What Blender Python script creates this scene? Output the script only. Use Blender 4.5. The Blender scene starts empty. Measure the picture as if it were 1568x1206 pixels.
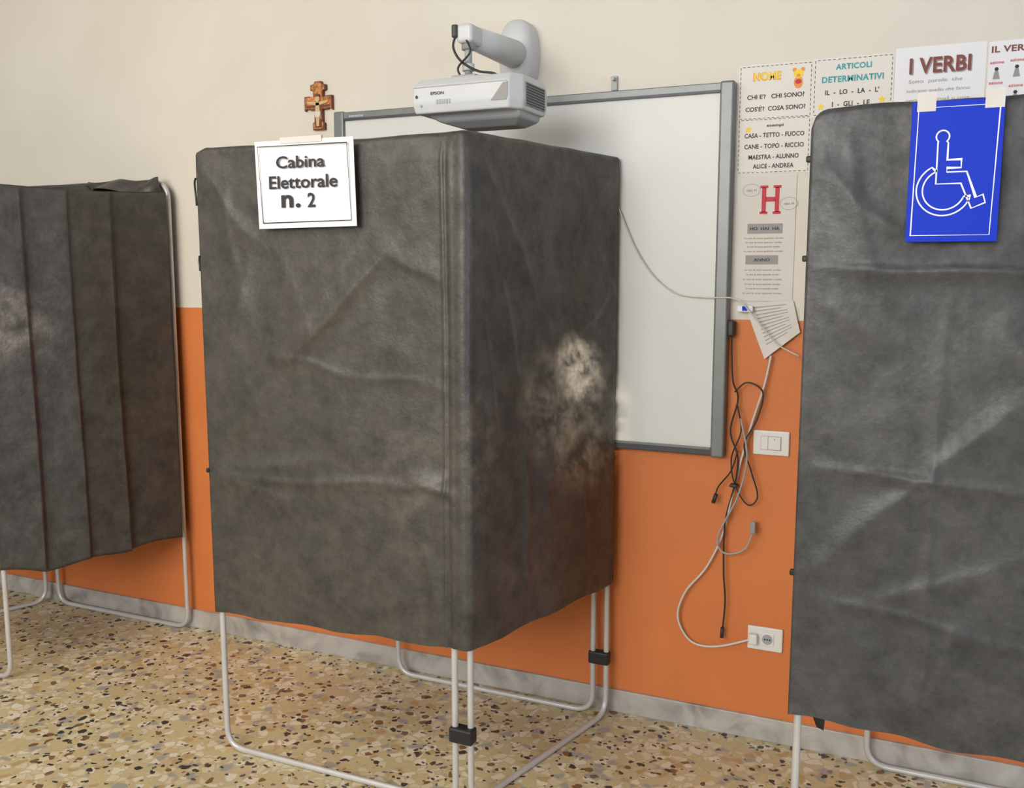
import bpy, bmesh, math, random
from mathutils import Vector, noise
random.seed(3)
C = bpy.context.collection
sc = bpy.context.scene
try:
    sc.view_settings.view_transform = 'Standard'
except Exception: pass

# ---------------------------------------------------------------- materials
def mat(name, col, rough=.6, metal=0., spec=.5, bump=None, var=None):
    m = bpy.data.materials.new(name); m.use_nodes = True
    nt = m.node_tree; b = nt.nodes['Principled BSDF']
    b.inputs['Base Color'].default_value = (*col, 1)
    b.inputs['Roughness'].default_value = rough
    b.inputs['Metallic'].default_value = metal
    b.inputs['Specular IOR Level'].default_value = spec
    tc = nt.nodes.new('ShaderNodeTexCoord')
    if var:
        n = nt.nodes.new('ShaderNodeTexNoise'); n.inputs['Scale'].default_value = var[0]; n.inputs['Detail'].default_value = 5
        nt.links.new(tc.outputs['Object'], n.inputs['Vector'])
        mr = nt.nodes.new('ShaderNodeMapRange'); mr.inputs[1].default_value = .3; mr.inputs[2].default_value = .7
        mr.inputs[3].default_value = 1-var[1]; mr.inputs[4].default_value = 1+var[1]
        nt.links.new(n.outputs['Fac'], mr.inputs[0])
        mx = nt.nodes.new('ShaderNodeVectorMath'); mx.operation = 'SCALE'; mx.inputs[0].default_value = col
        nt.links.new(mr.outputs[0], mx.inputs['Scale']); nt.links.new(mx.outputs[0], b.inputs['Base Color'])
    return m

def ramp(nt, stops, interp='LINEAR'):
    r = nt.nodes.new('ShaderNodeValToRGB'); r.color_ramp.interpolation = interp
    els = r.color_ramp.elements
    while len(els) < len(stops): els.new(.5)
    for e, (p, c) in zip(els, stops):
        e.position = p; e.color = (*c, 1)
    return r

def mixc(nt, fac, a, b, mode='MIX'):
    m = nt.nodes.new('ShaderNodeMix'); m.data_type = 'RGBA'; m.blend_type = mode
    for sock, v in ((m.inputs[0], fac), (m.inputs[6], a), (m.inputs[7], b)):
        if hasattr(v, 'links') or hasattr(v, 'is_linked'): nt.links.new(v, sock)
        elif isinstance(v, (int, float)): sock.default_value = v
        else: sock.default_value = (*v, 1)
    return m.outputs[2]

def wall_material():
    m = bpy.data.materials.new('painted_plaster'); m.use_nodes = True
    nt = m.node_tree; b = nt.nodes['Principled BSDF']; tc = nt.nodes.new('ShaderNodeTexCoord')
    sep = nt.nodes.new('ShaderNodeSeparateXYZ'); nt.links.new(tc.outputs['Object'], sep.inputs[0])
    n = nt.nodes.new('ShaderNodeTexNoise'); n.inputs['Scale'].default_value = 2.2; n.inputs['Detail'].default_value = 6
    nt.links.new(tc.outputs['Object'], n.inputs['Vector'])
    cream = ramp(nt, [(.3, (.66, .61, .515)), (.7, (.715, .665, .575))]); nt.links.new(n.outputs['Fac'], cream.inputs[0])
    org = ramp(nt, [(.3, (.60, .172, .042)), (.7, (.68, .20, .052))]); nt.links.new(n.outputs['Fac'], org.inputs[0])
    n2 = nt.nodes.new('ShaderNodeTexNoise'); n2.inputs['Scale'].default_value = 25
    nt.links.new(tc.outputs['Object'], n2.inputs['Vector'])
    ad = nt.nodes.new('ShaderNodeMath'); ad.operation = 'MULTIPLY_ADD'; ad.inputs[1].default_value = .006
    nt.links.new(n2.outputs['Fac'], ad.inputs[0]); nt.links.new(sep.outputs['Z'], ad.inputs[2])
    gt = nt.nodes.new('ShaderNodeMath'); gt.operation = 'GREATER_THAN'; gt.inputs[1].default_value = 1.389
    nt.links.new(ad.outputs[0], gt.inputs[0])
    nt.links.new(mixc(nt, gt.outputs[0], org.outputs[0], cream.outputs[0]), b.inputs['Base Color'])
    b.inputs['Roughness'].default_value = .6
    n3 = nt.nodes.new('ShaderNodeTexNoise'); n3.inputs['Scale'].default_value = 60; n3.inputs['Detail'].default_value = 4
    nt.links.new(tc.outputs['Object'], n3.inputs['Vector'])
    bp = nt.nodes.new('ShaderNodeBump'); bp.inputs['Strength'].default_value = .12; bp.inputs['Distance'].default_value = .004
    nt.links.new(n3.outputs['Fac'], bp.inputs['Height']); nt.links.new(bp.outputs[0], b.inputs['Normal'])
    return m

def terrazzo():
    m = bpy.data.materials.new('terrazzo'); m.use_nodes = True
    nt = m.node_tree; b = nt.nodes['Principled BSDF']; tc = nt.nodes.new('ShaderNodeTexCoord')
    wn = nt.nodes.new('ShaderNodeTexNoise'); wn.inputs['Scale'].default_value = 26; wn.inputs['Detail'].default_value = 3
    nt.links.new(tc.outputs['Object'], wn.inputs['Vector'])
    ws = nt.nodes.new('ShaderNodeVectorMath'); ws.operation = 'MULTIPLY_ADD'; ws.inputs[1].default_value = (.042, .042, 0)
    nt.links.new(wn.outputs['Color'], ws.inputs[0]); nt.links.new(tc.outputs['Object'], ws.inputs[2])
    def vor(scale, feat='F1'):
        v = nt.nodes.new('ShaderNodeTexVoronoi'); v.feature = feat; v.inputs['Scale'].default_value = scale
        nt.links.new(ws.outputs[0], v.inputs['Vector']); return v
    v1 = vor(31)
    s1 = nt.nodes.new('ShaderNodeSeparateColor'); nt.links.new(v1.outputs['Color'], s1.inputs[0])
    c1 = ramp(nt, [(0, (.62, .52, .29)), (.2, (.74, .64, .42)), (.40, (.64, .51, .26)), (.56, (.80, .72, .54)), (.76, (.54, .37, .17)), (.83, (.40, .38, .33)), (.92, (.70, .60, .38))], 'CONSTANT')
    nt.links.new(s1.outputs[0], c1.inputs[0])
    ve = vor(31, 'DISTANCE_TO_EDGE')
    em = nt.nodes.new('ShaderNodeMapRange'); em.inputs[1].default_value = .02; em.inputs[2].default_value = .12
    nt.links.new(ve.outputs['Distance'], em.inputs[0])
    prev = mixc(nt, em.outputs[0], (.58, .48, .28), c1.outputs[0])
    for scale, thr, rnd, cols in ((30, .38, .78, ((.055, .05, .048), (.24, .21, .18), (.24, .13, .06))), (54, .38, .74, ((.12, .105, .10), (.36, .20, .09), (.07, .06, .055)))):
        v = vor(scale)
        s = nt.nodes.new('ShaderNodeSeparateColor'); nt.links.new(v.outputs['Color'], s.inputs[0])
        a = nt.nodes.new('ShaderNodeMath'); a.operation = 'LESS_THAN'; a.inputs[1].default_value = thr; nt.links.new(v.outputs['Distance'], a.inputs[0])
        g = nt.nodes.new('ShaderNodeMath'); g.operation = 'GREATER_THAN'; g.inputs[1].default_value = rnd; nt.links.new(s.outputs[1], g.inputs[0])
        mu = nt.nodes.new('ShaderNodeMath'); mu.operation = 'MULTIPLY'; nt.links.new(a.outputs[0], mu.inputs[0]); nt.links.new(g.outputs[0], mu.inputs[1])
        cc = ramp(nt, [(0, cols[0]), (.45, cols[1]), (.75, cols[2])], 'CONSTANT'); nt.links.new(s.outputs[2], cc.inputs[0])
        prev = mixc(nt, mu.outputs[0], prev, cc.outputs[0])
    ln = nt.nodes.new('ShaderNodeTexNoise'); ln.inputs['Scale'].default_value = 1.6; ln.inputs['Detail'].default_value = 4
    nt.links.new(tc.outputs['Object'], ln.inputs['Vector'])
    lr = ramp(nt, [(.3, (.80, .79, .78)), (.7, (1, 1, 1))]); nt.links.new(ln.outputs['Fac'], lr.inputs[0])
    nt.links.new(mixc(nt, 1., prev, lr.outputs[0], 'MULTIPLY'), b.inputs['Base Color'])
    b.inputs['Roughness'].default_value = .38; b.inputs['Specular IOR Level'].default_value = .35
    return m

def fabric_material(name, col, bump=.38):
    m = bpy.data.materials.new(name); m.use_nodes = True
    nt = m.node_tree; b = nt.nodes['Principled BSDF']; tc = nt.nodes.new('ShaderNodeTexCoord')
    n = nt.nodes.new('ShaderNodeTexNoise'); n.inputs['Scale'].default_value = 13; n.inputs['Detail'].default_value = 11; n.inputs['Roughness'].default_value = .80
    nt.links.new(tc.outputs['Object'], n.inputs['Vector'])
    r = ramp(nt, [(.37, tuple(c*.62 for c in col)), (.63, tuple(c*1.42 for c in col))]); nt.links.new(n.outputs['Fac'], r.inputs[0])
    nb = nt.nodes.new('ShaderNodeTexNoise'); nb.inputs['Scale'].default_value = 3.2; nb.inputs['Detail'].default_value = 3
    nt.links.new(tc.outputs['Object'], nb.inputs['Vector'])
    rb = ramp(nt, [(.35, (.84, .84, .86)), (.65, (1.0, .985, .95))]); nt.links.new(nb.outputs['Fac'], rb.inputs[0])
    nt.links.new(mixc(nt, 1., r.outputs[0], rb.outputs[0], 'MULTIPLY'), b.inputs['Base Color'])
    n2 = nt.nodes.new('ShaderNodeTexNoise'); n2.inputs['Scale'].default_value = 17; n2.inputs['Detail'].default_value = 8; n2.inputs['Roughness'].default_value = .62
    nt.links.new(tc.outputs['Object'], n2.inputs['Vector'])
    bp = nt.nodes.new('ShaderNodeBump'); bp.inputs['Strength'].default_value = bump; bp.inputs['Distance'].default_value = .010
    nt.links.new(n2.outputs['Fac'], bp.inputs['Height']); nt.links.new(bp.outputs[0], b.inputs['Normal'])
    rr = nt.nodes.new('ShaderNodeMapRange'); rr.inputs[1].default_value = .35; rr.inputs[2].default_value = .65; rr.inputs[3].default_value = .54; rr.inputs[4].default_value = .36
    nt.links.new(n.outputs['Fac'], rr.inputs[0]); nt.links.new(rr.outputs[0], b.inputs['Roughness'])
    b.inputs['Specular IOR Level'].default_value = .5
    return m

def marble():
    m = bpy.data.materials.new('grey_marble'); m.use_nodes = True
    nt = m.node_tree; b = nt.nodes['Principled BSDF']; tc = nt.nodes.new('ShaderNodeTexCoord')
    n = nt.nodes.new('ShaderNodeTexNoise'); n.inputs['Scale'].default_value = 6; n.inputs['Detail'].default_value = 8; n.inputs['Distortion'].default_value = 1.5
    nt.links.new(tc.outputs['Object'], n.inputs['Vector'])
    r = ramp(nt, [(.3, (.24, .22, .20)), (.5, (.42, .39, .35)), (.7, (.52, .49, .44))]); nt.links.new(n.outputs['Fac'], r.inputs[0])
    nt.links.new(r.outputs[0], b.inputs['Base Color']); b.inputs['Roughness'].default_value = .35
    return m

M_wall = wall_material(); M_floor = terrazzo(); M_marble = marble()
M_fab = fabric_material('grey_nonwoven_fabric', (.062, .056, .048))
M_fab3 = fabric_material('slate_nonwoven_fabric', (.060, .059, .057), .28)
M_tube = mat('painted_steel_tube', (.56, .54, .51), .35, .25, var=(12, .06))
M_black = mat('black_tape', (.012, .012, .013), .5)
M_paper = mat('white_paper', (.80, .79, .80), .6, var=(6, .02))
M_paper2 = mat('aged_paper', (.66, .62, .57), .6, var=(8, .04))
M_card = mat('cream_poster_paper', (.74, .70, .64), .6, var=(6, .03))
M_ink = mat('black_ink', (.02, .02, .025), .6)
M_grey = mat('grey_ink', (.30, .29, .28), .6)
M_yel = mat('yellow_ink', (.90, .62, .03), .6)
M_teal = mat('teal_ink', (.03, .33, .36), .6)
M_red = mat('red_ink', (.55, .02, .04), .6)
M_dred = mat('maroon_ink', (.20, .05, .04), .6)
M_oran = mat('orange_ink', (.80, .28, .05), .6)
M_blue = mat('blue_sign_vinyl', (.002, .030, .50), .5, spec=.2)
M_white = mat('white_vinyl', (.75, .80, .88), .5)
M_alu = mat('grey_aluminium', (.19, .20, .195), .4, .3, var=(20, .05))
M_alud = mat('dark_grey_trim', (.05, .055, .06), .45)
M_screen = mat('whiteboard_surface', (.68, .68, .65), .35, spec=.3, var=(1.5, .02))
M_plast = mat('white_plastic', (.58, .585, .58), .4, var=(10, .02))
M_plast2 = mat('light_grey_plastic', (.36, .365, .365), .45)
M_dark = mat('dark_plastic', (.03, .03, .032), .5)
M_ivory = mat('ivory_switch_plastic', (.74, .72, .67), .35)
M_cablew = mat('white_cable', (.62, .58, .52), .5)
M_cableb = mat('black_cable', (.02, .018, .018), .5)
M_wood = mat('crucifix_wood', (.15, .035, .014), .5, var=(40, .3))
M_gold = mat('crucifix_gold', (.46, .17, .04), .5, var=(90, .7))
M_skin = mat('painted_figure', (.60, .42, .20), .6)

# ---------------------------------------------------------------- helpers
def add(name, me, m=None, parent=None, smooth=False):
    ob = bpy.data.objects.new(name, me); C.objects.link(ob)
    if m is not None: me.materials.append(m)
    if parent: ob.parent = parent
    if smooth:
        for p in me.polygons: p.use_smooth = True
    return ob
def mesh(name, v, f, m, parent=None, smooth=False):
    me = bpy.data.meshes.new(name); me.from_pydata([tuple(a) for a in v], [], f); me.update()
    return add(name, me, m, parent, smooth)
def empty(name, loc=(0, 0, 0)):
    e = bpy.data.objects.new(name, None); C.objects.link(e); e.empty_display_size = .1
    return e
def box(name, a, b, m, parent=None, bev=.0, seg=2):
    bm = bmesh.new(); bmesh.ops.create_cube(bm, size=1)
    c = [(a[i]+b[i])/2 for i in range(3)]; s = [abs(b[i]-a[i]) for i in range(3)]
    for v in bm.verts: v.co = Vector([c[i]+v.co[i]*s[i] for i in range(3)])
    if bev: bmesh.ops.bevel(bm, geom=bm.edges[:], offset=bev, segments=seg, affect='EDGES', profile=.5)
    me = bpy.data.meshes.new(name); bm.to_mesh(me); bm.free()
    return add(name, me, m, parent, smooth=False)
def cyl(name, p0, p1, r0, m, parent=None, r1=None, n=24, smooth=True):
    r1 = r0 if r1 is None else r1
    p0 = Vector(p0); p1 = Vector(p1); d = (p1-p0).normalized()
    u = d.orthogonal().normalized(); w = d.cross(u)
    v = []; f = []
    for p, r in ((p0, r0), (p1, r1)):
        for i in range(n):
            a = 2*math.pi*i/n; v.append(p+u*math.cos(a)*r+w*math.sin(a)*r)
    for i in range(n): f.append((i, (i+1) % n, n+(i+1) % n, n+i))
    f.append(tuple(range(n))[::-1]); f.append(tuple(range(n, 2*n)))
    ob = mesh(name, v, f, m, parent)
    for p in ob.data.polygons:
        if len(p.vertices) == 4: p.use_smooth = smooth
    return ob
def catmull(pts, k=8):
    P = [Vector(p) for p in pts]; P = [P[0]*2-P[1]]+P+[P[-1]*2-P[-2]]; out = []
    for i in range(1, len(P)-2):
        a, b, c, d = P[i-1:i+3]
        for j in range(k):
            t = j/k
            out.append(.5*((2*b)+(c-a)*t+(2*a-5*b+4*c-d)*t*t+(3*b-a-3*c+d)*t**3))
    out.append(P[-2]); return out
def tube(name, pts, r, m, parent=None, closed=False, n=12):
    P = [Vector(p) for p in pts]; N = len(P); v = []; f = []
    up = None
    for i in range(N):
        a = P[(i-1) % N] if (closed or i > 0) else P[i]; b = P[(i+1) % N] if (closed or i < N-1) else P[i]
        d = (b-a).normalized()
        if up is None: up = d.orthogonal().normalized()
        up = (up-d*up.dot(d)).normalized(); w = d.cross(up)
        for j in range(n):
            t = 2*math.pi*j/n; v.append(P[i]+up*math.cos(t)*r+w*math.sin(t)*r)
    for i in range(N if closed else N-1):
        k = (i+1) % N
        off = 0
        if closed and k == 0:
            best = 1e9
            for o in range(n):
                dd = (v[i*n]-v[o]).length
                if dd < best: best = dd; off = o
        for j in range(n):
            f.append((i*n+j, i*n+(j+1) % n, k*n+(j+1+off) % n, k*n+(j+off) % n))
    if not closed: f.append(tuple(range(n))[::-1]); f.append(tuple((N-1)*n+j for j in range(n)))
    return mesh(name, v, f, m, parent, smooth=True)
def rounded_loop(corners, rad, k=8, closed=True):
    P = [Vector(c) for c in corners]; N = len(P); out = []
    for i in range(N):
        if not closed and i in (0, N-1): out.append(P[i]); continue
        a, b, c = P[(i-1) % N], P[i], P[(i+1) % N]
        d1 = (a-b).normalized(); d2 = (c-b).normalized(); s = b+d1*rad; e = b+d2*rad
        for j in range(k+1):
            t = j/k; out.append(s*(1-t)**2+b*2*t*(1-t)+e*t*t)
    return out
def frame(name, p0, p1, zt, parent, r=.0095):
    c = [(p0[0], p0[1], r), (p1[0], p1[1], r), (p1[0], p1[1], zt), (p0[0], p0[1], zt)]
    return tube(name, rounded_loop(c, .07), r, M_tube, parent, closed=True)
def seg_d(px, pz, a):
    x0, z0, x1, z1 = a[:4]; dx, dz = x1-x0, z1-z0; L = dx*dx+dz*dz
    t = max(0, min(1, ((px-x0)*dx+(pz-z0)*dz)/L)); return ((px-x0-dx*t)*-dz+(pz-z0-dz*t)*dx)/math.sqrt(L) if 0 < t < 1 else math.hypot(px-x0-dx*t, pz-z0-dz*t), t
def creases(lst):
    def fn(s, z):
        o = 0
        ws = s+.022*noise.noise(Vector((s*5, z*5, 4.2))); wz = z+.022*noise.noise(Vector((s*5, z*5, 9.2)))
        for a in lst:
            d, t = seg_d(ws, wz, a)
            w = a[4]
            if abs(d) < 4*w:
                k = w*.6 if d > 0 else w*1.3
                o += a[5]*math.exp(-abs(d/k)**1.5)*(1-.9*abs(2*t-1)**2.3)
        return o
    return fn
def fbm(s, z, seed, amp=1.):
    r1 = .5-abs(noise.noise(Vector((s*3.1+z*1.6, z*2.6-s*1.2, seed+11))))
    r2 = .5-abs(noise.noise(Vector((s*6.5-z*2.2, z*5+s, seed+17))))
    return amp*(.0065*noise.noise(Vector((s*2.2, z*2.0, seed)))+.0030*noise.noise(Vector((s*6, z*5, seed+7)))+.0012*noise.noise(Vector((s*17, z*15, seed+3)))
                +.0065*r1*r1+.0030*r2*r2)
def sleeve(name, path, zb, zt, disp, parent, half=.014, ds=.009, nz=150, both=True, m=None, lo=-.002):
    """fabric slipped over tube frames. path: 2-D polyline (tube centre line); outside = right of travel"""
    P = [Vector(p) for p in path]; L = [0]
    for i in range(1, len(P)): L.append(L[-1]+(P[i]-P[i-1]).length)
    n = int(L[-1]/ds); cols = []
    def at(s):
        for i in range(1, len(P)):
            if s <= L[i]+1e-9: t = (s-L[i-1])/(L[i]-L[i-1]); return P[i-1].lerp(P[i], t)
        return P[-1]
    for i in range(n+1):
        s = L[-1]*i/n; p = at(s); a = at(max(0, s-.010)); b = at(min(L[-1], s+.010)); d = (b-a).normalized(); nr = Vector((d.y, -d.x))
        top = zt(s)-half; bot = zb(s); col = []
        for j in range(nz+1):
            z = bot+(top-bot)*j/nz
            e = min(1, (top-z)/.06+.12)
            ed = min(1, s/.03+.15, (L[-1]-s)/.03+.15)
            q = p+nr*(half+max(lo, disp(s, z)*e*ed)); col.append((q.x, q.y, z))
        for j in range(1, 6):
            t = math.pi*j/6; q = p+nr*(half*math.cos(t)); col.append((q.x, q.y, top+half*math.sin(t)))
        if both:
            for j in range(0, 21):
                z = top+(bot+.004-top)*j/20; q = p-nr*half; col.append((q.x, q.y, z))
        cols.append(col)
    K = len(cols[0]); v = [c for col in cols for c in col]; f = []
    for i in range(n):
        for j in range(K-1): f.append((i*K+j, (i+1)*K+j, (i+1)*K+j+1, i*K+j+1))
    if both:
        for i in (0, n):
            idx = [i*K+j for j in range(K)]; f.append(tuple(idx))
    return mesh(name, v, f, m or M_fab, parent, smooth=True)

# flat printed things on planes facing -Y
def poly(name, pts, Y, m, parent, yaw=None):
    v = [(p[0], Y, p[1]) for p in pts]; return mesh(name, v, [tuple(range(len(v)))], m, parent)
def rect(name, x0, z0, x1, z1, Y, m, parent): return poly(name, [(x0, z0), (x1, z0), (x1, z1), (x0, z1)], Y, m, parent)
def ribbon(name, pts, w, Y, m, parent, closed=False):
    P = [Vector(p) for p in pts]; N = len(P); v = []; f = []
    for i in range(N):
        a = P[(i-1) % N] if (closed or i > 0) else P[i]; b = P[(i+1) % N] if (closed or i < N-1) else P[i]
        d = (b-a)
        d = d.normalized() if d.length > 1e-9 else Vector((1, 0))
        k = 1.
        if (closed or 0 < i < N-1):
            e = (P[i]-a).normalized(); k = 1/max(.5, d.dot(e))
        nn = Vector((-d.y, d.x))*w/2*k
        v.append((P[i].x+nn.x, Y, P[i].y+nn.y)); v.append((P[i].x-nn.x, Y, P[i].y-nn.y))
    for i in range(N if closed else N-1):
        k = (i+1) % N; f.append((2*i, 2*i+1, 2*k+1, 2*k))
    return mesh(name, v, f, m, parent)
def arc(cx, cz, r, a0, a1, n=32): return [(cx+r*math.cos(math.radians(a0+(a1-a0)*i/n)), cz+r*math.sin(math.radians(a0+(a1-a0)*i/n))) for i in range(n+1)]
def disc(name, cx, cz, rx, rz, Y, m, parent, n=24): return poly(name, [(cx+rx*math.cos(2*math.pi*i/n), cz+rz*math.sin(2*math.pi*i/n)) for i in range(n)], Y, m, parent)
def star(name, cx, cz, r, Y, m, parent):
    return poly(name, [(cx+(r if i % 2 == 0 else r*.42)*math.sin(math.pi*i/5), cz+(r if i % 2 == 0 else r*.42)*math.cos(math.pi*i/5)) for i in range(10)], Y, m, parent)
def text(name, body, cx, cz, w, h, Y, m, parent, bold=.02, rot=0):
    cu = bpy.data.curves.new(name, 'FONT'); cu.body = body; cu.align_x = 'CENTER'; cu.offset = bold; cu.resolution_u = 3; cu.size = 1
    if bold > .02: cu.space_character = 1.0+bold*2
    t = bpy.data.objects.new('tmp', cu); C.objects.link(t); bpy.context.view_layer.update()
    me = bpy.data.meshes.new_from_object(t.evaluated_get(bpy.context.evaluated_depsgraph_get())); bpy.data.objects.remove(t)
    xs = [v.co.x for v in me.vertices]; ys = [v.co.y for v in me.vertices]
    x0, x1, y0, y1 = min(xs), max(xs), min(ys), max(ys)
    kx = w/(x1-x0); ky = h/(y1-y0); c, s = math.cos(rot), math.sin(rot)
    for v in me.vertices:
        x = (v.co.x-(x0+x1)/2)*kx; z = (v.co.y-(y0+y1)/2)*ky
        v.co = (cx+x*c-z*s, Y, cz+x*s+z*c)
    me.materials.clear()
    return add(name, me, m, parent)
def dashed(name, x0, z0, x1, z1, w, Y, m, parent, dash=.008):
    v = []; f = []
    def seg(a, b):
        L = math.hypot(b[0]-a[0], b[1]-a[1]); n = max(1, int(L/(dash*1.7)))
        dx, dz = (b[0]-a[0])/L, (b[1]-a[1])/L; nx, nz = -dz*w/2, dx*w/2
        for i in range(n):
            s = L*i/n; e = s+dash
            k = len(v)
            for (t, g) in ((s, 1), (e, 1), (e, -1), (s, -1)): v.append((a[0]+dx*t+nx*g, Y, a[1]+dz*t+nz*g))
            f.append((k, k+1, k+2, k+3))
    seg((x0, z0), (x1, z0)); seg((x1, z0), (x1, z1)); seg((x1, z1), (x0, z1)); seg((x0, z1), (x0, z0))
    return mesh(name, v, f, m, parent)

# ---------------------------------------------------------------- room shell
box('wall_back', (-7, 0, 0), (4, .2, 3.2), M_wall)
box('floor', (-7, -7, -.1), (4, .2, 0), M_floor)
bb = box('baseboard_back', (-7, -.014, 0), (4, 0, .08), M_marble, bev=.002)

# ---------------------------------------------------------------- booth (centre)
zt = 1.905
RY = -.066
b2 = empty('voting_booth')
frame('front_frame', (-2.035, -.78), (-1.203, -.775), zt-.012, b2)
frame('side_frame', (-1.158, -.765), (-.990, -.060), zt-.012, b2)
frame('rear_frame', (-1.036, RY), (-1.822, RY), zt-.012, b2)
cor = rounded_loop([(-1.215, -.776, 0), (-1.156, -.786, 0), (-1.141, -.735, 0)], .009, 5, closed=False)
path = [(-2.052, -.78)]+[(p.x, p.y) for p in cor]+[(-.985, -.050)]
xs0 = -2.052
cr = creases([(a[0]-xs0, a[1], a[2]-xs0, a[3], a[4], a[5]) for a in [
    (-1.36, 1.62, -1.76, 1.24, .036, .018), (-1.42, 1.70, -2.0, .98, .05, .009), (-1.845, 1.29, -1.17, 1.215, .014, .0045),
    (-2.05, .925, -1.17, .94, .016, .008), (-2.05, .93, -1.60, 1.00, .03, .010), (-2.05, .93, -1.70, .86, .03, .007), (-2.04, .93, -1.80, 1.20, .03, .008),
    (-2.0, 1.18, -1.86, 1.62, .035, .008), (-2.05, 1.55, -1.84, 1.70, .02, .006), (-1.80, 1.65, -1.62, 1.30, .04, .004), (-1.95, 1.85, -1.90, 1.40, .03, .004),
    (-1.19, 1.50, -1.45, 1.62, .018, .005), (-1.18, .93, -1.35, .96, .018, .011), (-1.18, .98, -1.45, .90, .015, .006), (-1.45, 1.30, -1.55, 1.00, .04, .004),
    (-1.19, 1.86, -1.40, 1.60, .04, .005), (-1.30, .62, -1.60, .50, .03, .004), (-1.9, .5, -1.7, .75, .03, .004), (-2.05, 1.85, -1.8, 1.6, .03, .005), (-1.25, .5, -1.3, .85, .03, .004)]])
sc0 = .90
cr_side = creases([(sc0+.02, 1.86, sc0+.28, 1.45, .03, .014), (sc0+.02, 1.80, sc0+.20, 1.20, .03, .010), (sc0+.02, 1.70, sc0+.10, 1.0, .025, .007),
    (sc0+.70, 1.87, sc0+.45, 1.62, .03, .009), (sc0+.72, 1.5, sc0+.5, 1.35, .03, .008), (sc0+.40, 1.35, sc0+.32, .75, .03, .008), (sc0+.1, 1.25, sc0+.7, 1.22, .014, .005),
    (sc0+.15, .9, sc0+.7, .96, .014, .005), (sc0+.22, 1.1, sc0+.25, .6, .02, .008), (sc0+.5, 1.0, sc0+.6, .5, .03, .006), (sc0+.05, .75, sc0+.4, .6, .03, .006)])
def seam(s, s0, w=.006): return math.exp(-((s-s0)/w)**2)
def d2(s, z):
    o = fbm(s, z, 1.3)+cr(s, z)+cr_side(s, z)
    k = min(1, abs(s-.880)/.05+.2)
    o *= k
    o += .0042*seam(s, .836, .005)-.003*seam(s, .846, .004)+.002*seam(s, .862, .005)+.0025
    if s > sc0: o += .010*math.sin(min(1, (s-sc0)/.75)*math.pi)*math.sin(max(0, min(1, (z-.45)/1.45))*math.pi)
    return o
def zb2(s):
    w = .003*math.sin(s*23)+.003*noise.noise(Vector((s*14, 0, 2)))
    return .465+.022*min(1, s/.85)+w
def zt2(s): return zt-.012*max(0, 1-s/.03)-.004*math.sin(min(1, s/.85)*math.pi)+.003*noise.noise(Vector((s*9, 1, 1)))
sleeve('fabric_cover', path, zb2, zt2, d2, b2, ds=.005, nz=190, lo=-.003)
sleeve('rear_fabric_cover', [(-1.83, RY), (-1.025, RY)], lambda s: .47, lambda s: zt, lambda s, z: fbm(s, z, 5)*.3, b2, ds=.03, nz=50, half=.012)
box('tape_wrap', (-1.216, -.793, .205), (-1.143, -.753, .250), M_black, b2, .006)
box('tape_wrap_rear', (-1.050, -.080, .190), (-.977, -.045, .235), M_black, b2, .006)
tube('hem_tie', catmull([(-2.054, -.796, 1.815), (-2.062, -.792, 1.80), (-2.061, -.790, 1.76), (-2.055, -.795, 1.735)]), .003, M_black, b2)
tube('hem_tie_lower', catmull([(-2.052, -.796, 1.585), (-2.057, -.792, 1.57), (-2.054, -.794, 1.54)]), .0028, M_black, b2)
box('hem_knot', (-2.060, -.800, .917), (-2.050, -.788, .931), M_black, b2, .003)

# ballot-booth notice
s2 = empty('paper_notice')
cs = [(-1.800, 1.660), (-1.468, 1.663), (-1.478, 1.903), (-1.812, 1.905)]
Ys = -.822
me = mesh('sheet', [(x, Ys+(.004 if z > 1.8 else -.002), z) for x, z in cs]+[(x, Ys+.0015+(.004 if z > 1.8 else -.002), z) for x, z in cs],
          [(0, 1, 2, 3), (7, 6, 5, 4), (0, 4, 5, 1), (1, 5, 6, 2), (2, 6, 7, 3), (3, 7, 4, 0)], M_paper, s2)
Yi = -.8258
def inset(cs, k):
    cx = sum(c[0] for c in cs)/4; cz = sum(c[1] for c in cs)/4
    return [(c[0]+(k if c[0] < cx else -k), c[1]+(k if c[1] < cz else -k)) for c in cs]
ribbon('border', inset(cs, .016), .0022, Yi, M_ink, s2, closed=True)
text('line_1', 'Cabina', -1.650, 1.843, .165, .034, Yi, M_ink, s2, .018, rot=-.005)
text('line_2', 'Elettorale', -1.643, 1.788, .232, .036, Yi, M_ink, s2, .018)
text('line_3', 'n.', -1.685, 1.735, .066, .036, Yi, M_ink, s2, .028)
text('line_4', '2', -1.615, 1.737, .026, .040, Yi, M_ink, s2, .020)
box('tape', (-1.72, Ys+.001, 1.895), (-1.58, Ys+.008, 1.912), M_paper2, s2)

# ---------------------------------------------------------------- booth (left, with curtain)
b1 = empty('voting_booth')
RX = -2.888
frame('front_frame', (-3.98, -.72), (-3.13, -.715), 1.893, b1)
frame('rear_frame', (-3.665, -.045), (RX, -.045), 1.893, b1)
frame('side_frame', (-3.99, -.68), (-3.73, -.06), 1.893, b1)
def zt1(s): return 1.905-.035*max(0, (s-.70)/.07)**2+.004*noise.noise(Vector((s*8, 3, 1)))
sleeve('rear_fabric_cover', [(-3.675, -.045), (RX-.012, -.045)], lambda s: .42, zt1, lambda s, z: fbm(s, z, 9)*.8, b1, ds=.02, nz=90)
sleeve('front_fabric_cover', [(-4.0, -.72), (-3.14, -.715)], lambda s: .44, lambda s: 1.88-.03*max(0, (s-.8)/.06), lambda s, z: fbm(s, z, 12), b1, ds=.015, nz=90)
sleeve('side_fabric_cover', [(-3.99, -.69), (-3.735, -.06)], lambda s: .44, lambda s: 1.905, lambda s, z: 0, b1, ds=.03, nz=60)
v = []; f = []
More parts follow.
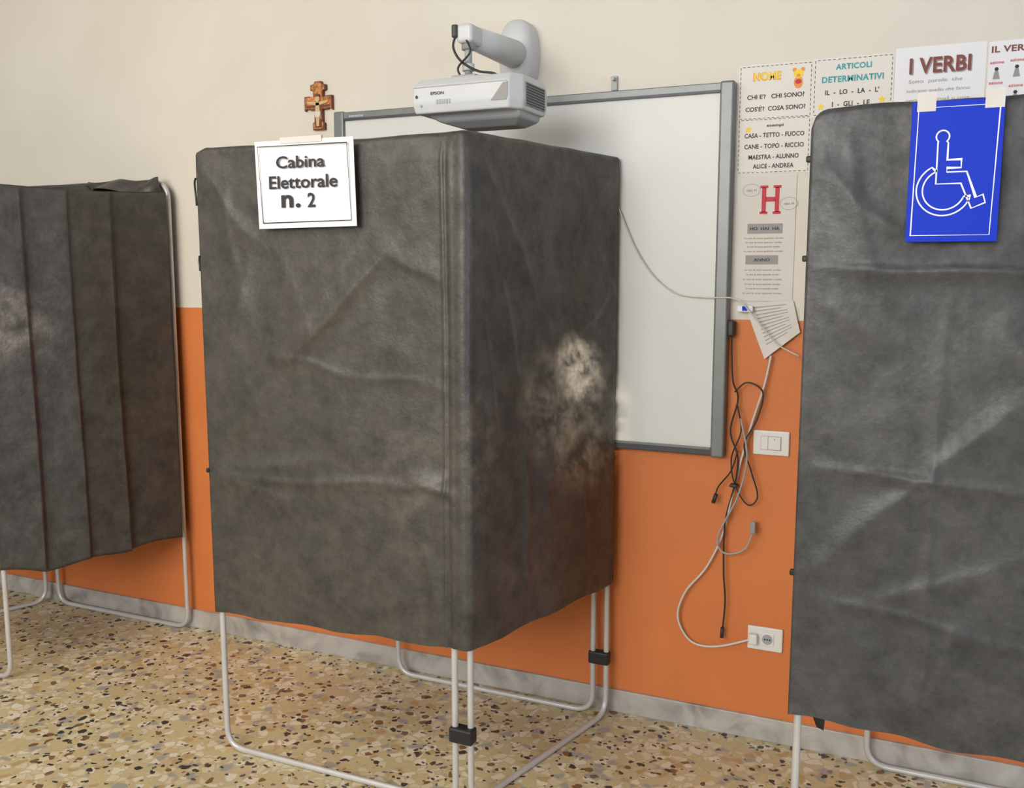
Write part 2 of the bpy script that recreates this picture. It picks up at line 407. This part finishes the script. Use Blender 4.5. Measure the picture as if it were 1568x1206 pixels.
for i in range(21):
    for j in range(9):
        a, b = i/20, j/8
        x = RX-.42+.40*a; fall = (.05+.10*a*(1-.6*a))*b
        y = -.062-.09*b*math.sin(math.pi*min(1, a*1.1))-.012*math.sin(a*14+b*3)
        v.append((x, y, 1.908-fall*.55-.006*math.sin(a*11)-.035*max(0, a-.8)*5*b))
for i in range(20):
    for j in range(8): f.append((i*9+j, i*9+j+1, (i+1)*9+j+1, (i+1)*9+j))
mesh('folded_flap', v, f, M_fab, b1, True)
def curtain(name, p0, p1, zb, ztp, pleats, parent, seed, amp=.022):
    p0 = Vector(p0); p1 = Vector(p1); L = (p1-p0).length; d = (p1-p0)/L; nr = Vector((d.y, -d.x)); n = 190; nz = 110; v = []; f = []
    for i in range(n+1):
        s = L*i/n
        for j in range(nz+1):
            t = j/nz; z = zb(s)+(ztp(s)-zb(s))*t
            sh = .012*math.sin(z*2.1+seed+s*4)
            o = 0; ss = s+sh*(1-t)
            for k, (a, b) in enumerate(zip(pleats[:-1], pleats[1:])):
                if a <= ss < b:
                    q = (ss-a)/(b-a); am = amp*(1, .75, 1.1, .9, 1)[k % 5]
                    o = am*(q**1.6 if q < .94 else (1-q)/.06)
            o = o*(1.0-.35*t)+fbm(s, z, seed)*.8
            p = p0+d*s+nr*o; v.append((p.x, p.y, z))
    for i in range(n):
        for j in range(nz): f.append((i*(nz+1)+j, (i+1)*(nz+1)+j, (i+1)*(nz+1)+j+1, i*(nz+1)+j+1))
    ob = mesh(name, v, f, M_fab, parent, True)
    so = ob.modifiers.new('s', 'SOLIDIFY'); so.thickness = .003
    return ob
Lc = math.hypot(.245, .66)
def zbc(s): return (.44-.040*min(1, s/.17)+.028*max(0, (s-.17)/(Lc-.17)))+.005*math.sin(s*24)
curtain('curtain', (-3.125, -.735), (RX+.012, -.072), zbc, lambda s: 1.838+.012*((2*s/Lc-1)**2), [-.1, .165, .325, .485, .9], b1, 21.)
tube('string', [(-3.13, -.715, 1.848), (-3.01, -.38, 1.836), (RX-.005, -.05, 1.850)], .003, M_black, b1)

# ---------------------------------------------------------------- booth (right)
b3 = empty('voting_booth')
frame('front_frame', (-.262, -.785), (.57, -.765), 1.893, b3)
frame('rear_frame', (-.138, -.045), (.70, -.045), 1.893, b3)
frame('side_frame', (.61, -.75), (.74, -.06), 1.893, b3)
p3 = rounded_loop([(-.284, -.786, 0), (.60, -.765, 0), (.745, -.05, 0)], .03, 6, closed=False)
cr3 = creases([(a[0]+.284, a[1], a[2]+.284, a[3], a[4], a[5]) for a in [
    (-.28, 1.555, .35, 1.53, .014, .009), (-.28, 1.10, .30, 1.06, .014, .007), (-.27, .82, .20, 1.30, .04, .010), (-.2, .75, .3, .98, .035, .006),
    (-.27, 1.78, -.05, 1.60, .03, .008), (-.22, 1.88, -.12, 1.45, .03, .005), (.02, 1.6, .0, .5, .010, .003), (-.28, 1.5, -.05, 1.35, .03, .005),
    (-.27, .80, .35, .70, .014, .004), (.0, .5, .08, .8, .03, .007), (-.03, .49, .02, .75, .02, .007), (.1, 1.45, .3, 1.2, .04, .008), (-.26, .83, -.05, .6, .03, .005)]])
def zt3(s):
    d = max(0, .036-s); return 1.903-(.036-math.sqrt(max(0, .036**2-d*d)))+.003*noise.noise(Vector((s*10, 5, 1)))-.006*max(0, 1-s/.1)
sleeve('fabric_cover', [(p.x, p.y) for p in p3], lambda s: .483-.012*min(1, s/.3)+.006*math.sin(s*11)+.004*math.sin(s*31), zt3, lambda s, z: fbm(s, z, 31.)*.8+cr3(s, z), b3, ds=.0075, nz=190, m=M_fab3)
sleeve('rear_fabric_cover', [(-.14, -.045), (.72, -.045)], lambda s: .47, lambda s: 1.905, lambda s, z: fbm(s, z, 15)*.3, b3, ds=.03, nz=50, half=.012, m=M_fab3)
for i, z in enumerate((1.79, 1.57, .835)):
    box('hem_knot_%d' % i, (-.293, -.80, z-.007), (-.281, -.786, z+.007), M_black, b3, .003)
mesh('hanging_strap', [(-.245, -.75, .50), (-.20, -.75, .50), (-.222, -.74, .435), (-.205, -.742, .43)], [(0, 1, 3, 2)], M_black, b3)

# wheelchair sign
w3 = empty('wheelchair_access_sign')
Yb = -.828
box('panel', (-.078, Yb, 1.604), (.097, Yb+.003, 1.893), M_blue, w3, .0008)
Yp = Yb-.0008
def S(px, py): return (-.078+(px-1389)/143*.175, 1.893-(py-163)/206*.288)
ribbon('border', [S(1400, 172), S(1525, 172), S(1520, 360), S(1397, 360)], .0016, Yp, M_white, w3, True)
W = .0030
def pv(l): return [S(*p) for p in l]
cx, cz = S(1440, 215)
ribbon('figure_outline', arc(cx, cz, .0125, -50, 230)+pv([(1433, 224), (1433, 284), (1472, 284), (1490, 321), (1511, 313), (1507, 301), (1496, 305), (1480, 267), (1449, 267), (1449, 261), (1471, 261), (1471, 249), (1449, 249), (1449, 224)]), W, Yp, M_white, w3, True)
wx, wz = S(1446, 293)
ribbon('wheel_outline', arc(wx, wz, .053, 118, 345, 40)+arc(wx, wz, .041, 340, 112, 40), W, Yp, M_white, w3, True)
for i, x in enumerate((-.050, .078)):
    box('tape_%d' % i, (x-.018, Yb-.0016, 1.873), (x+.018, Yb-.001, 1.912), M_paper2, w3)

# ---------------------------------------------------------------- whiteboard
wb = empty('interactive_whiteboard')
X0, X1, Z0, Z1 = -2.078, -.611, .943, 2.118
box('panel', (X0+.02, -.030, Z0+.02), (X1-.02, 0, Z1-.02), M_screen, wb)
box('frame_right', (X1-.044, -.042, Z0), (X1, 0, Z1), M_alu, wb, .007, 3)
box('frame_left', (X0, -.042, Z0), (X0+.044, 0, Z1), M_alu, wb, .007, 3)
box('frame_top', (X0+.03, -.038, Z1-.030), (X1-.03, 0, Z1-.004), M_alu, wb, .003)
box('frame_top_lip', (X0+.044, -.0395, Z1-.034), (X1-.044, -.030, Z1-.026), M_alud, wb)
box('frame_bottom', (X0+.03, -.038, Z0+.004), (X1-.03, 0, Z0+.030), M_alud, wb, .003)
box('frame_bottom_lip', (X0+.044, -.0395, Z0+.024), (X1-.044, -.034, Z0+.031), M_alu, wb)
text('maker_label', 'interactive', -1.98, 2.099, .06, .009, -.0388, M_white, wb, 0)
box('cable_plug', (-.612, -.040, 1.335), (-.590, -.008, 1.385), M_dark, wb, .006)
hk = empty('wall_hook')
box('plate', (-1.016, -.010, 2.120), (-.996, 0, 2.166), M_plast2, hk, .002)
cyl('peg', (-1.006, -.030, 2.155), (-1.006, 0, 2.155), .006, M_plast2, hk)

# ---------------------------------------------------------------- crucifix
cf = empty('crucifix')
def prism(name, pts, y0, y1, m, parent):
    n = len(pts); v = [(x, y0, z) for x, z in pts]+[(x, y1, z) for x, z in pts]
    f = [tuple(range(n)), tuple(range(2*n-1, n-1, -1))]+[(i, n+i, n+(i+1) % n, (i+1) % n) for i in range(n)]
    return mesh(name, v, f, m, parent)
def crosspts(cx, z0, z1, k):
    h = z1-z0
    o = k
    L = [(-.0+.026-o, 0+o/h), (.026-o, .14), (.018-o, .17), (.018-o, .42+o/h), (.038, .42+o/h), (.052, .45), (.062-o, .40+o/h), (.062-o, .70-o/h), (.040, .70-o/h), (.022-o, .68), (.022-o, .80), (.034-o, .82+o/h), (.034-o, .93-o/h), (.018-o, .95), (.014-o, 1-o/h)]
    pts = [(cx+x, z0+h*t) for x, t in L]
    return pts+[(2*cx-x, z) for x, z in reversed(pts)]
prism('cross', crosspts(-2.163, 2.062, 2.238, 0), -.014, .002, M_wood, cf)
prism('painted_face', crosspts(-2.163, 2.062, 2.238, .004), -.0155, -.012, M_gold, cf)
prism('painted_dark_band', [(-2.217, 2.143), (-2.109, 2.143), (-2.109, 2.152), (-2.217, 2.152)], -.0165, -.014, M_wood, cf)
prism('painted_dark_post', [(-2.178, 2.07), (-2.148, 2.07), (-2.148, 2.10), (-2.178, 2.10)], -.0165, -.014, M_wood, cf)
fy0, fy1 = -.020, -.014
prism('corpus_body', [(-2.169, 2.075), (-2.157, 2.075), (-2.155, 2.11), (-2.152, 2.125), (-2.156, 2.16), (-2.170, 2.16), (-2.174, 2.125), (-2.171, 2.11)], fy0, fy1, M_skin, cf)
prism('corpus_arms', [(-2.212, 2.163), (-2.205, 2.158), (-2.168, 2.150), (-2.158, 2.150), (-2.121, 2.158), (-2.114, 2.163), (-2.121, 2.166), (-2.163, 2.162), (-2.205, 2.166)], fy0, fy1, M_skin, cf)
prism('corpus_head', [(-2.163+.010*math.cos(i*math.pi/6), 2.174+.012*math.sin(i*math.pi/6)) for i in range(12)], fy0-.001, fy1, M_skin, cf)
prism('corpus_hair', [(-2.163+.012*math.cos(i*math.pi/6), 2.182+.010*math.sin(i*math.pi/6)) for i in range(7)], fy0-.002, fy1, M_wood, cf)
prism('loincloth', [(-2.174, 2.108), (-2.152, 2.108), (-2.150, 2.128), (-2.176, 2.128)], fy0-.001, fy1, M_paper2, cf)

# ---------------------------------------------------------------- projector on arm
pj = empty('wall_mounted_projector')
def loftbox(name, secs, m, parent, bev=.006):
    bm = bmesh.new(); rows = []
    for z, p in secs: rows.append([bm.verts.new((x, y, z)) for x, y in p])
    n = len(rows[0])
    for a, b in zip(rows[:-1], rows[1:]):
        for i in range(n): bm.faces.new((a[i], a[(i+1) % n], b[(i+1) % n], b[i]))
    bm.faces.new(rows[0][::-1]); bm.faces.new(rows[-1])
    bmesh.ops.recalc_face_normals(bm, faces=bm.faces[:])
    bmesh.ops.bevel(bm, geom=bm.edges[:], offset=bev, segments=3, affect='EDGES', profile=.5, clamp_overlap=True)
    me = bpy.data.meshes.new(name); bm.to_mesh(me); bm.free()
    return add(name, me, m, parent)
def rc(x0, x1, y0, y1): return [(x0, y0), (x1, y0), (x1, y1), (x0, y1)]
PX0, PX1, PY0, PY1 = -1.427, -1.092, -.585, -.37
D = -.008
def plan(i, fr=0, c=.03): return [(PX0+i, PY0+i+fr), (PX1-c-i*.5, PY0+i+fr), (PX1-i, PY0+c+.012+i*.5+fr), (PX1-i, PY1-i), (PX0+i, PY1-i)]
loftbox('body', [(1.998+D, plan(.006)), (2.026+D, plan(0)), (2.074+D, plan(.001)), (2.097+D, plan(.010, .016))], M_plast, pj, .005)
loftbox('underside', [(1.962+D, rc(-1.31, -1.14, -.49, -.42)), (1.980+D, rc(-1.37, -1.11, -.53, -.39)), (2.002+D, rc(PX0+.02, PX1-.015, PY0+.04, PY1-.01))], M_plast2, pj, .006)
box('seam_line', (PX0+.006, PY0-.0008, 2.070+D), (PX1-.035, PY0+.01, 2.072+D), M_plast2, pj)
text('logo', 'EPSON', -1.345, 2.052+D, .042, .0085, PY0-.0014, M_ink, pj, .015)
for i in range(6): box('port_slot_%d' % i, (-1.348+.008*i, PY0-.0012, 2.022+D), (-1.343+.008*i, PY0+.004, 2.034+D), M_plast2, pj)
disc('sensor', -1.412, 2.045+D, .004, .005, PY0-.0014, M_dark, pj)
cyl('power_button', (-1.398, PY0-.002, 2.020+D), (-1.398, PY0+.004, 2.020+D), .004, M_plast2, pj)
prism('lens_recess', [(-1.175, 2.020+D), (-1.128, 2.020+D), (-1.124, 2.030+D), (-1.124, 2.068+D), (-1.138, 2.066+D)], PY0-.0012, PY0+.004, M_grey, pj)
box('grille_panel', (PX1-.004, PY0+.052, 2.010+D), (PX1+.001, PY1-.022, 2.075+D), M_grey, pj, .002)
for i in range(8):
    z = 2.014+D+.0075*i; box('grille_slat_%d' % i, (PX1-.002, PY0+.056, z), (PX1+.0022, PY1-.026, z+.004), M_dark, pj)
HX = -1.310
box('bracket_plate', (HX-.065, -.53, 2.090+D), (HX+.075, -.40, 2.104+D), M_plast, pj, .003)
box('bracket_block', (HX-.04, -.49, 2.102+D), (HX+.04, -.42, 2.118+D), M_plast2, pj, .004)
cyl('pole', (HX, -.455, 2.10), (HX, -.455, 2.225), .011, M_plast2, pj)
cyl('pole_collar', (HX, -.455, 2.125), (HX, -.455, 2.145), .018, M_plast, pj)
cyl('pole_clamp', (HX, -.455, 2.185), (HX, -.455, 2.250), .020, M_plast2, pj)
box('arm_head', (HX-.024, -.49, 2.200), (HX+.028, -.40, 2.254), M_plast, pj, .012, 4)
box('adjust_knob', (HX-.036, -.495, 2.215), (HX-.018, -.478, 2.252), M_dark, pj, .004)
cyl('arm', (HX, -.42, 2.226), (-1.333, -.05, 2.250), .034, M_plast, pj, r1=.046, n=32)
v = []; f = []; n = 40; prof = [(1.0, 0), (1.0, .045), (.97, .062), (.88, .076), (.70, .084), (.35, .088)]
for k, (s, d) in enumerate(prof):
    for i in range(n):
        a = 2*math.pi*i/n; ca, sa = math.cos(a), math.sin(a)
        v.append((-1.333+.062*s*math.copysign(abs(ca)**.8, ca), -d, 2.252+.114*s*math.copysign(abs(sa)**.8, sa)))
for k in range(len(prof)-1):
    for i in range(n): f.append((k*n+i, k*n+(i+1) % n, (k+1)*n+(i+1) % n, (k+1)*n+i))
f.append(tuple((len(prof)-1)*n+i for i in range(n)))
mesh('wall_plate', v, f, M_plast, pj, True)
tube('power_lead', catmull([(HX-.022, -.485, 2.23), (HX-.032, -.49, 2.19), (HX-.012, -.48, 2.15), (HX+.038, -.47, 2.12), (HX+.088, -.46, 2.11), (HX+.118, -.44, 2.085)]), .0035, M_cableb, pj)
tube('signal_lead', catmull([(HX+.008, -.485, 2.21), (HX+.023, -.49, 2.17), (HX-.022, -.48, 2.13), (HX-.002, -.47, 2.09)]), .003, M_cableb, pj)

# ---------------------------------------------------------------- posters
YP = -.0015; YI = -.0024
def psheet(x0, z0, x1, z1, m, parent): return box('sheet', (x0, YP, z0), (x1, .002, z1), m, parent)
q1 = empty('grammar_poster')
psheet(-.606, 1.838, -.386, 2.164, M_card, q1)
dashed('border_top_cell', -.600, 2.004, -.391, 2.158, .0016, YI, M_ink, q1)
dashed('border_bottom_cell', -.600, 1.842, -.391, 2.000, .0016, YI, M_ink, q1)
text('title_outline', 'NOME', -.5205, 2.1275, .083, .026, YI, M_oran, q1, .035)
text('title', 'NOME', -.520, 2.128, .079, .022, YI-.0004, M_yel, q1, .03)
text('line_1', "CHI E'?   CHI SONO?", -.494, 2.068, .170, .014, YI, M_ink, q1, .02)
text('line_2', "COS'E'?  COSA SONO?", -.494, 2.032, .178, .014, YI, M_ink, q1, .02)
disc('bear_body', -.428, 2.103, .013, .018, YI, M_oran, q1); disc('bear_head', -.428, 2.128, .014, .013, YI-.0003, M_yel, q1)
disc('bear_ear_1', -.440, 2.140, .006, .006, YI-.0001, M_oran, q1); disc('bear_ear_2', -.416, 2.140, .006, .006, YI-.0001, M_oran, q1); disc('bear_shirt', -.428, 2.105, .009, .007, YI-.0004, M_red, q1)
disc('bear_muzzle', -.428, 2.123, .006, .005, YI-.0005, M_oran, q1)
star('star_1', -.572, 1.972, .012, YI, M_yel, q1)
text('example_heading', 'esempi', -.492, 1.980, .050, .011, YI, M_ink, q1, .02)
for i, (t, z) in enumerate((('CASA - TETTO - FUOCO', 1.953), ('CANE - TOPO - RICCIO', 1.920), ('MAESTRA - ALUNNO', 1.888), ('ALICE - ANDREA', 1.860))):
    text('example_%d' % i, t, -.494, z, (.178, .178, .150, .122)[i], .014, YI, M_ink, q1, .022)
q2 = empty('grammar_poster')
psheet(-.386, 1.995, -.160, 2.166, M_card, q2)
dashed('border', -.380, 2.003, -.166, 2.160, .0016, YI, M_ink, q2)
text('title_1', 'ARTICOLI', -.272, 2.138, .100, .017, YI, M_teal, q2, .03)
text('title_2', 'DETERMINATIVI', -.274, 2.103, .172, .018, YI, M_teal, q2, .03)
text('line_1', "IL  -  LO  -  LA  -  L'", -.274, 2.066, .150, .015, YI, M_ink, q2, .025)
text('line_2', 'I  -  GLI  -  LE', -.276, 2.031, .105, .015, YI, M_ink, q2, .025)
star('star_1', -.360, 2.026, .012, YI, M_yel, q2); star('star_2', -.190, 2.036, .012, YI, M_yel, q2)
q3 = empty('verb_poster')
psheet(-.158, 1.93, .078, 2.175, M_paper, q3)
text('title_shadow', 'I VERBI', -.037, 2.119, .160, .044, YI, M_grey, q3, .035)
text('title', 'I VERBI', -.040, 2.122, .160, .044, YI-.0004, M_dred, q3, .03)
text('line_1', 'Sono  parole  che', -.050, 2.078, .140, .013, YI, M_grey, q3, .0)
text('line_2', 'indicano quello che fanno', -.042, 2.052, .165, .012, YI, M_grey, q3, .0)
text('line_3', 'persone, animali o cose', -.042, 2.026, .165, .012, YI, M_grey, q3, .0)
q4 = empty('verb_poster')
psheet(.083, 1.93, .310, 2.172, M_paper, q4)
text('title', 'IL VERBO', .150, 2.150, .120, .018, YI, M_dred, q4, .03)
for i, (x, z) in enumerate(((.105, 2.115), (.155, 2.118), (.105, 2.06), (.155, 2.05))):
    text('caption_%d' % i, 'azione', x, z, .035, .008, YI, M_red, q4, .01)
    disc('figure_head_%d' % i, x, z-.018, .005, .005, YI, M_ink, q4); poly('figure_body_%d' % i, [(x-.009, z-.045), (x+.009, z-.045), (x+.004, z-.023), (x-.004, z-.023)], YI, M_grey, q4)

qh = empty('letter_h_poster')
box('sheet', (-.612, -.0032, 1.446), (-.421, 0, 1.832), M_paper2, qh)
YH = -.0040
rect('letter_h_left', -.524, 1.720, -.511, 1.795, YH, M_red, qh); rect('letter_h_right', -.484, 1.720, -.471, 1.795, YH, M_red, qh); rect('letter_h_bar', -.512, 1.752, -.483, 1.766, YH, M_red, qh)
for i, (a, b) in enumerate(((-.5175, 1.797), (-.4775, 1.797), (-.5175, 1.718), (-.4775, 1.718))): rect('letter_h_serif_%d' % i, a-.012, b-.004, a+.012, b+.004, YH, M_red, qh)
for i, (x, z) in enumerate(((-.556, 1.788), (-.442, 1.745))):
    ribbon('bubble_%d' % i, [(x+.026*math.cos(a*math.pi/12), z+.019*math.sin(a*math.pi/12)) for a in range(24)], .0012, YH, M_grey, qh, True)
    text('bubble_text_%d' % i, 'ciao H', x, z, .030, .008, YH, M_grey, qh)
rect('grey_box_1', -.565, 1.655, -.458, 1.685, YH, M_grey, qh); rect('grey_box_2', -.568, 1.560, -.468, 1.588, YH, M_grey, qh)
text('box_text_1', 'HO  HAI  HA', -.512, 1.670, .09, .010, YH-.0005, M_ink, qh, .02)
text('box_text_2', 'ANNO', -.518, 1.574, .05, .010, YH-.0005, M_ink, qh, .02)
for i, z in enumerate((1.64, 1.627, 1.614, 1.60, 1.542, 1.528, 1.513, 1.498, 1.484, 1.470)):
    text('small_text_%d' % i, 'io uso la acca quando voglio', -.514, z, .12-.01*(i % 3), .007, YH, M_grey, qh)

ql = empty('hanging_leaflet')
Lp = [(-.567, 1.440), (-.417, 1.449), (-.392, 1.352), (-.497, 1.265)]
def lq(u, t):
    ax, az = Lp[0][0]+(Lp[3][0]-Lp[0][0])*t, Lp[0][1]+(Lp[3][1]-Lp[0][1])*t; bx, bz = Lp[1][0]+(Lp[2][0]-Lp[1][0])*t, Lp[1][1]+(Lp[2][1]-Lp[1][1])*t
    return ax+(bx-ax)*u, az+(bz-az)*u
def ly(u, t): return -.006-.012*t-.004*math.sin(u*7+t*4)*t-.003*abs(u-.5)
v = []; f = []
for i in range(13):
    for j in range(13):
        x, z = lq(i/12, j/12); v.append((x, ly(i/12, j/12), z))
for i in range(12):
    for j in range(12): f.append((i*13+j, i*13+j+1, (i+1)*13+j+1, (i+1)*13+j))
mesh('sheet', v, f, M_paper2, ql, True)
for i in range(11):
    t = .10+.07*i; v = []; f = []; u1 = .84-.12*(i % 3 == 1)
    for k in range(9):
        u = .16+(u1-.16)*k/8
        for dt in (-.009, .009):
            x, z = lq(u, t+dt); v.append((x, ly(u, t+dt)-.0008, z))
    for k in range(8): f.append((2*k, 2*k+1, 2*k+3, 2*k+2))
    mesh('text_line_%d' % i, v, f, M_grey, ql)
us = empty('usb_stick')
box('stick', (-.585, -.032, 1.412), (-.535, -.020, 1.432), M_white, us, .003)
box('label', (-.568, -.0335, 1.416), (-.552, -.031, 1.430), M_blue, us)

# ---------------------------------------------------------------- switch and socket
sw = empty('light_switch')
box('plate', (-.524, -.010, .958), (-.412, 0, 1.037), M_ivory, sw, .004, 3)
box('module_frame', (-.500, -.0112, .975), (-.436, -.009, 1.020), M_plast2, sw, .001)
box('blank_module', (-.499, -.0122, .9765), (-.478, -.009, 1.0185), M_ivory, sw, .001)
box('rocker', (-.4765, -.0150, .9765), (-.4375, -.009, 1.0185), M_ivory, sw, .003)
box('rocker_mark', (-.458, -.0155, 1.008), (-.456, -.014, 1.014), M_grey, sw)
sk = empty('wall_socket')
box('plate', (-.521, -.010, .309), (-.409, 0, .388), M_ivory, sk, .004, 3)
box('socket_module', (-.478, -.0125, .326), (-.436, -.009, .371), M_ivory, sk, .002)
cyl('socket_well', (-.457, -.0130, .349), (-.457, -.011, .349), .017, M_plast2, sk)
for dx in (-.008, 0, .008): cyl('socket_hole', (-.457+dx, -.0140, .349), (-.457+dx, -.012, .349), .0028, M_dark, sk)
box('plug', (-.515, -.032, .330), (-.486, -.009, .366), M_ivory, sk, .006, 3)

# ---------------------------------------------------------------- cables
cb = empty('cable_bundle')
def cable(name, pts, y, r, m, wob=.006, parent=None):
    P = []
    for i, (x, z) in enumerate(pts): P.append((x, y-wob*(.5+.5*math.sin(i*1.9)), z))
    return tube(name, catmull(P), r, m, parent or cb, n=8)
pc_ = empty('projector_cable')
cable('white_cable_over_board', [(-.388, 1.280), (-.458, 1.318), (-.520, 1.387), (-.582, 1.451), (-.675, 1.456), (-.770, 1.466), (-.847, 1.517), (-.915, 1.612), (-.972, 1.739), (-1.007, 1.814), (-1.023, 1.877), (-1.053, 1.904)], -.046, .0022, M_cablew, 0, pc_)
cable('white_power_cable', [(-.476, 1.277), (-.493, 1.183), (-.529, 1.056), (-.556, .948), (-.583, .817), (-.611, .684), (-.661, .567), (-.725, .480), (-.752, .396), (-.732, .331), (-.687, .299), (-.611, .305), (-.505, .345)], -.018, .0038, M_cablew)
cable('black_cable_a', [(-.600, 1.345), (-.591, 1.199), (-.573, 1.137), (-.594, 1.031), (-.567, .948), (-.574, .861), (-.602, .729), (-.602, .575), (-.594, .465), (-.601, .352)], -.024, .0028, M_cableb)
cable('black_cable_b', [(-.583, 1.158), (-.544, 1.191), (-.496, 1.162), (-.509, 1.078), (-.547, .992), (-.524, .909), (-.501, .826), (-.531, .797), (-.574, .861), (-.587, .946), (-.559, 1.033), (-.572, 1.116)], -.030, .0024, M_cableb)
cable('black_cable_c', [(-.567, .969), (-.586, .903), (-.626, .846), (-.638, .801)], -.032, .0024, M_cableb)
cyl('jack_plug_a', (-.632, -.034, .822), (-.641, -.034, .792), .0065, M_dark, cb, n=12)
cyl('jack_plug_b', (-.600, -.026, .372), (-.602, -.026, .338), .006, M_dark, cb, n=12)
cable('grey_cable', [(-.560, 1.075), (-.536, .950), (-.563, .820), (-.622, .683), (-.599, .631), (-.536, .649), (-.507, .718)], -.036, .003, M_plast2)
box('grey_connector', (-.520, -.044, .705), (-.502, -.030, .745), M_grey, cb, .004)
box('cable_tie', (-.590, -.044, .850), (-.564, -.012, .860), M_dark, cb, .004)

# ---------------------------------------------------------------- camera
cd = bpy.data.cameras.new('camera'); cd.sensor_width = 36; cd.lens = 36*1450/1568
co = bpy.data.objects.new('camera', cd); C.objects.link(co)
co.location = (0, -3.044, 1.55); co.rotation_euler = (math.radians(90-7.6), 0, math.radians(24.3)); sc.camera = co

# ---------------------------------------------------------------- light
w = bpy.data.worlds.new('world'); sc.world = w; w.use_nodes = True
w.node_tree.nodes['Background'].inputs[0].default_value = (1, .975, .945, 1); w.node_tree.nodes['Background'].inputs[1].default_value = .33
def area(name, loc, tgt, sx, sy, e, col):
    l = bpy.data.lights.new(name, 'AREA'); l.shape = 'RECTANGLE'; l.size = sx; l.size_y = sy; l.energy = e; l.color = col
    o = bpy.data.objects.new(name, l); C.objects.link(o); o.location = loc
    o.rotation_euler = (Vector(tgt)-Vector(loc)).to_track_quat('-Z', 'Y').to_euler(); return o
area('window_light', (-1.6, -6.0, 2.6), (-1.0, 0, 1.1), 3.0, 1.8, 205, (1, .985, .97))
area('side_window_light', (3.4, -2.9, 1.5), (-1.1, -.8, 1.2), .7, 1.9, 62, (.60, .76, 1.0))
area('floor_fill', (-2.6, -2.8, 3.1), (-2.4, -2.2, 0), 2.4, 1.2, 46, (1, .92, .76))  # added overhead fill that brightens the floor at left
# narrow spots added for the fabric's bright patches; noise mottles them like sheen
def spot(name, loc, tgt, deg, e, col=(1, .86, .68), mott=35.):
    sp = bpy.data.lights.new(name, 'SPOT'); sp.energy = e; sp.spot_size = math.radians(deg); sp.spot_blend = 1; sp.color = col; sp.shadow_soft_size = .004
    sp.use_nodes = True; nt = sp.node_tree; em = nt.nodes.get('Emission')
    if em is None:
        em = nt.nodes.new('ShaderNodeEmission'); out = nt.nodes.new('ShaderNodeOutputLight'); nt.links.new(em.outputs[0], out.inputs[0])
    tc = nt.nodes.new('ShaderNodeTexCoord'); n = nt.nodes.new('ShaderNodeTexNoise'); n.inputs['Scale'].default_value = mott; n.inputs['Detail'].default_value = 4; n.inputs['Roughness'].default_value = .7
    nt.links.new(tc.outputs['Normal'], n.inputs['Vector'])
    mr = nt.nodes.new('ShaderNodeMapRange'); mr.inputs[1].default_value = .42; mr.inputs[2].default_value = .62; mr.inputs[3].default_value = .15; mr.inputs[4].default_value = 1.7
    nt.links.new(n.outputs['Fac'], mr.inputs[0]); nt.links.new(mr.outputs[0], em.inputs['Strength'])
    so = bpy.data.objects.new(name, sp); C.objects.link(so); so.location = loc
    so.rotation_euler = (Vector(tgt)-so.location).to_track_quat('-Z', 'Y').to_euler()
spot('added_sheen_spot', (.75, -2.7, 2.1), (-1.05, -.23, 1.22), 4.6, 2300, (1, .92, .80))
spot('added_sheen_spot', (.75, -2.7, 2.1), (-1.05, -.27, 1.08), 9.5, 560)
spot('added_sheen_spot', (.75, -2.7, 2.1), (-1.28, -.79, 1.00), 10, 260)
spot('added_sheen_spot', (.75, -2.7, 2.1), (-3.08, -.65, 1.35), 5, 380)
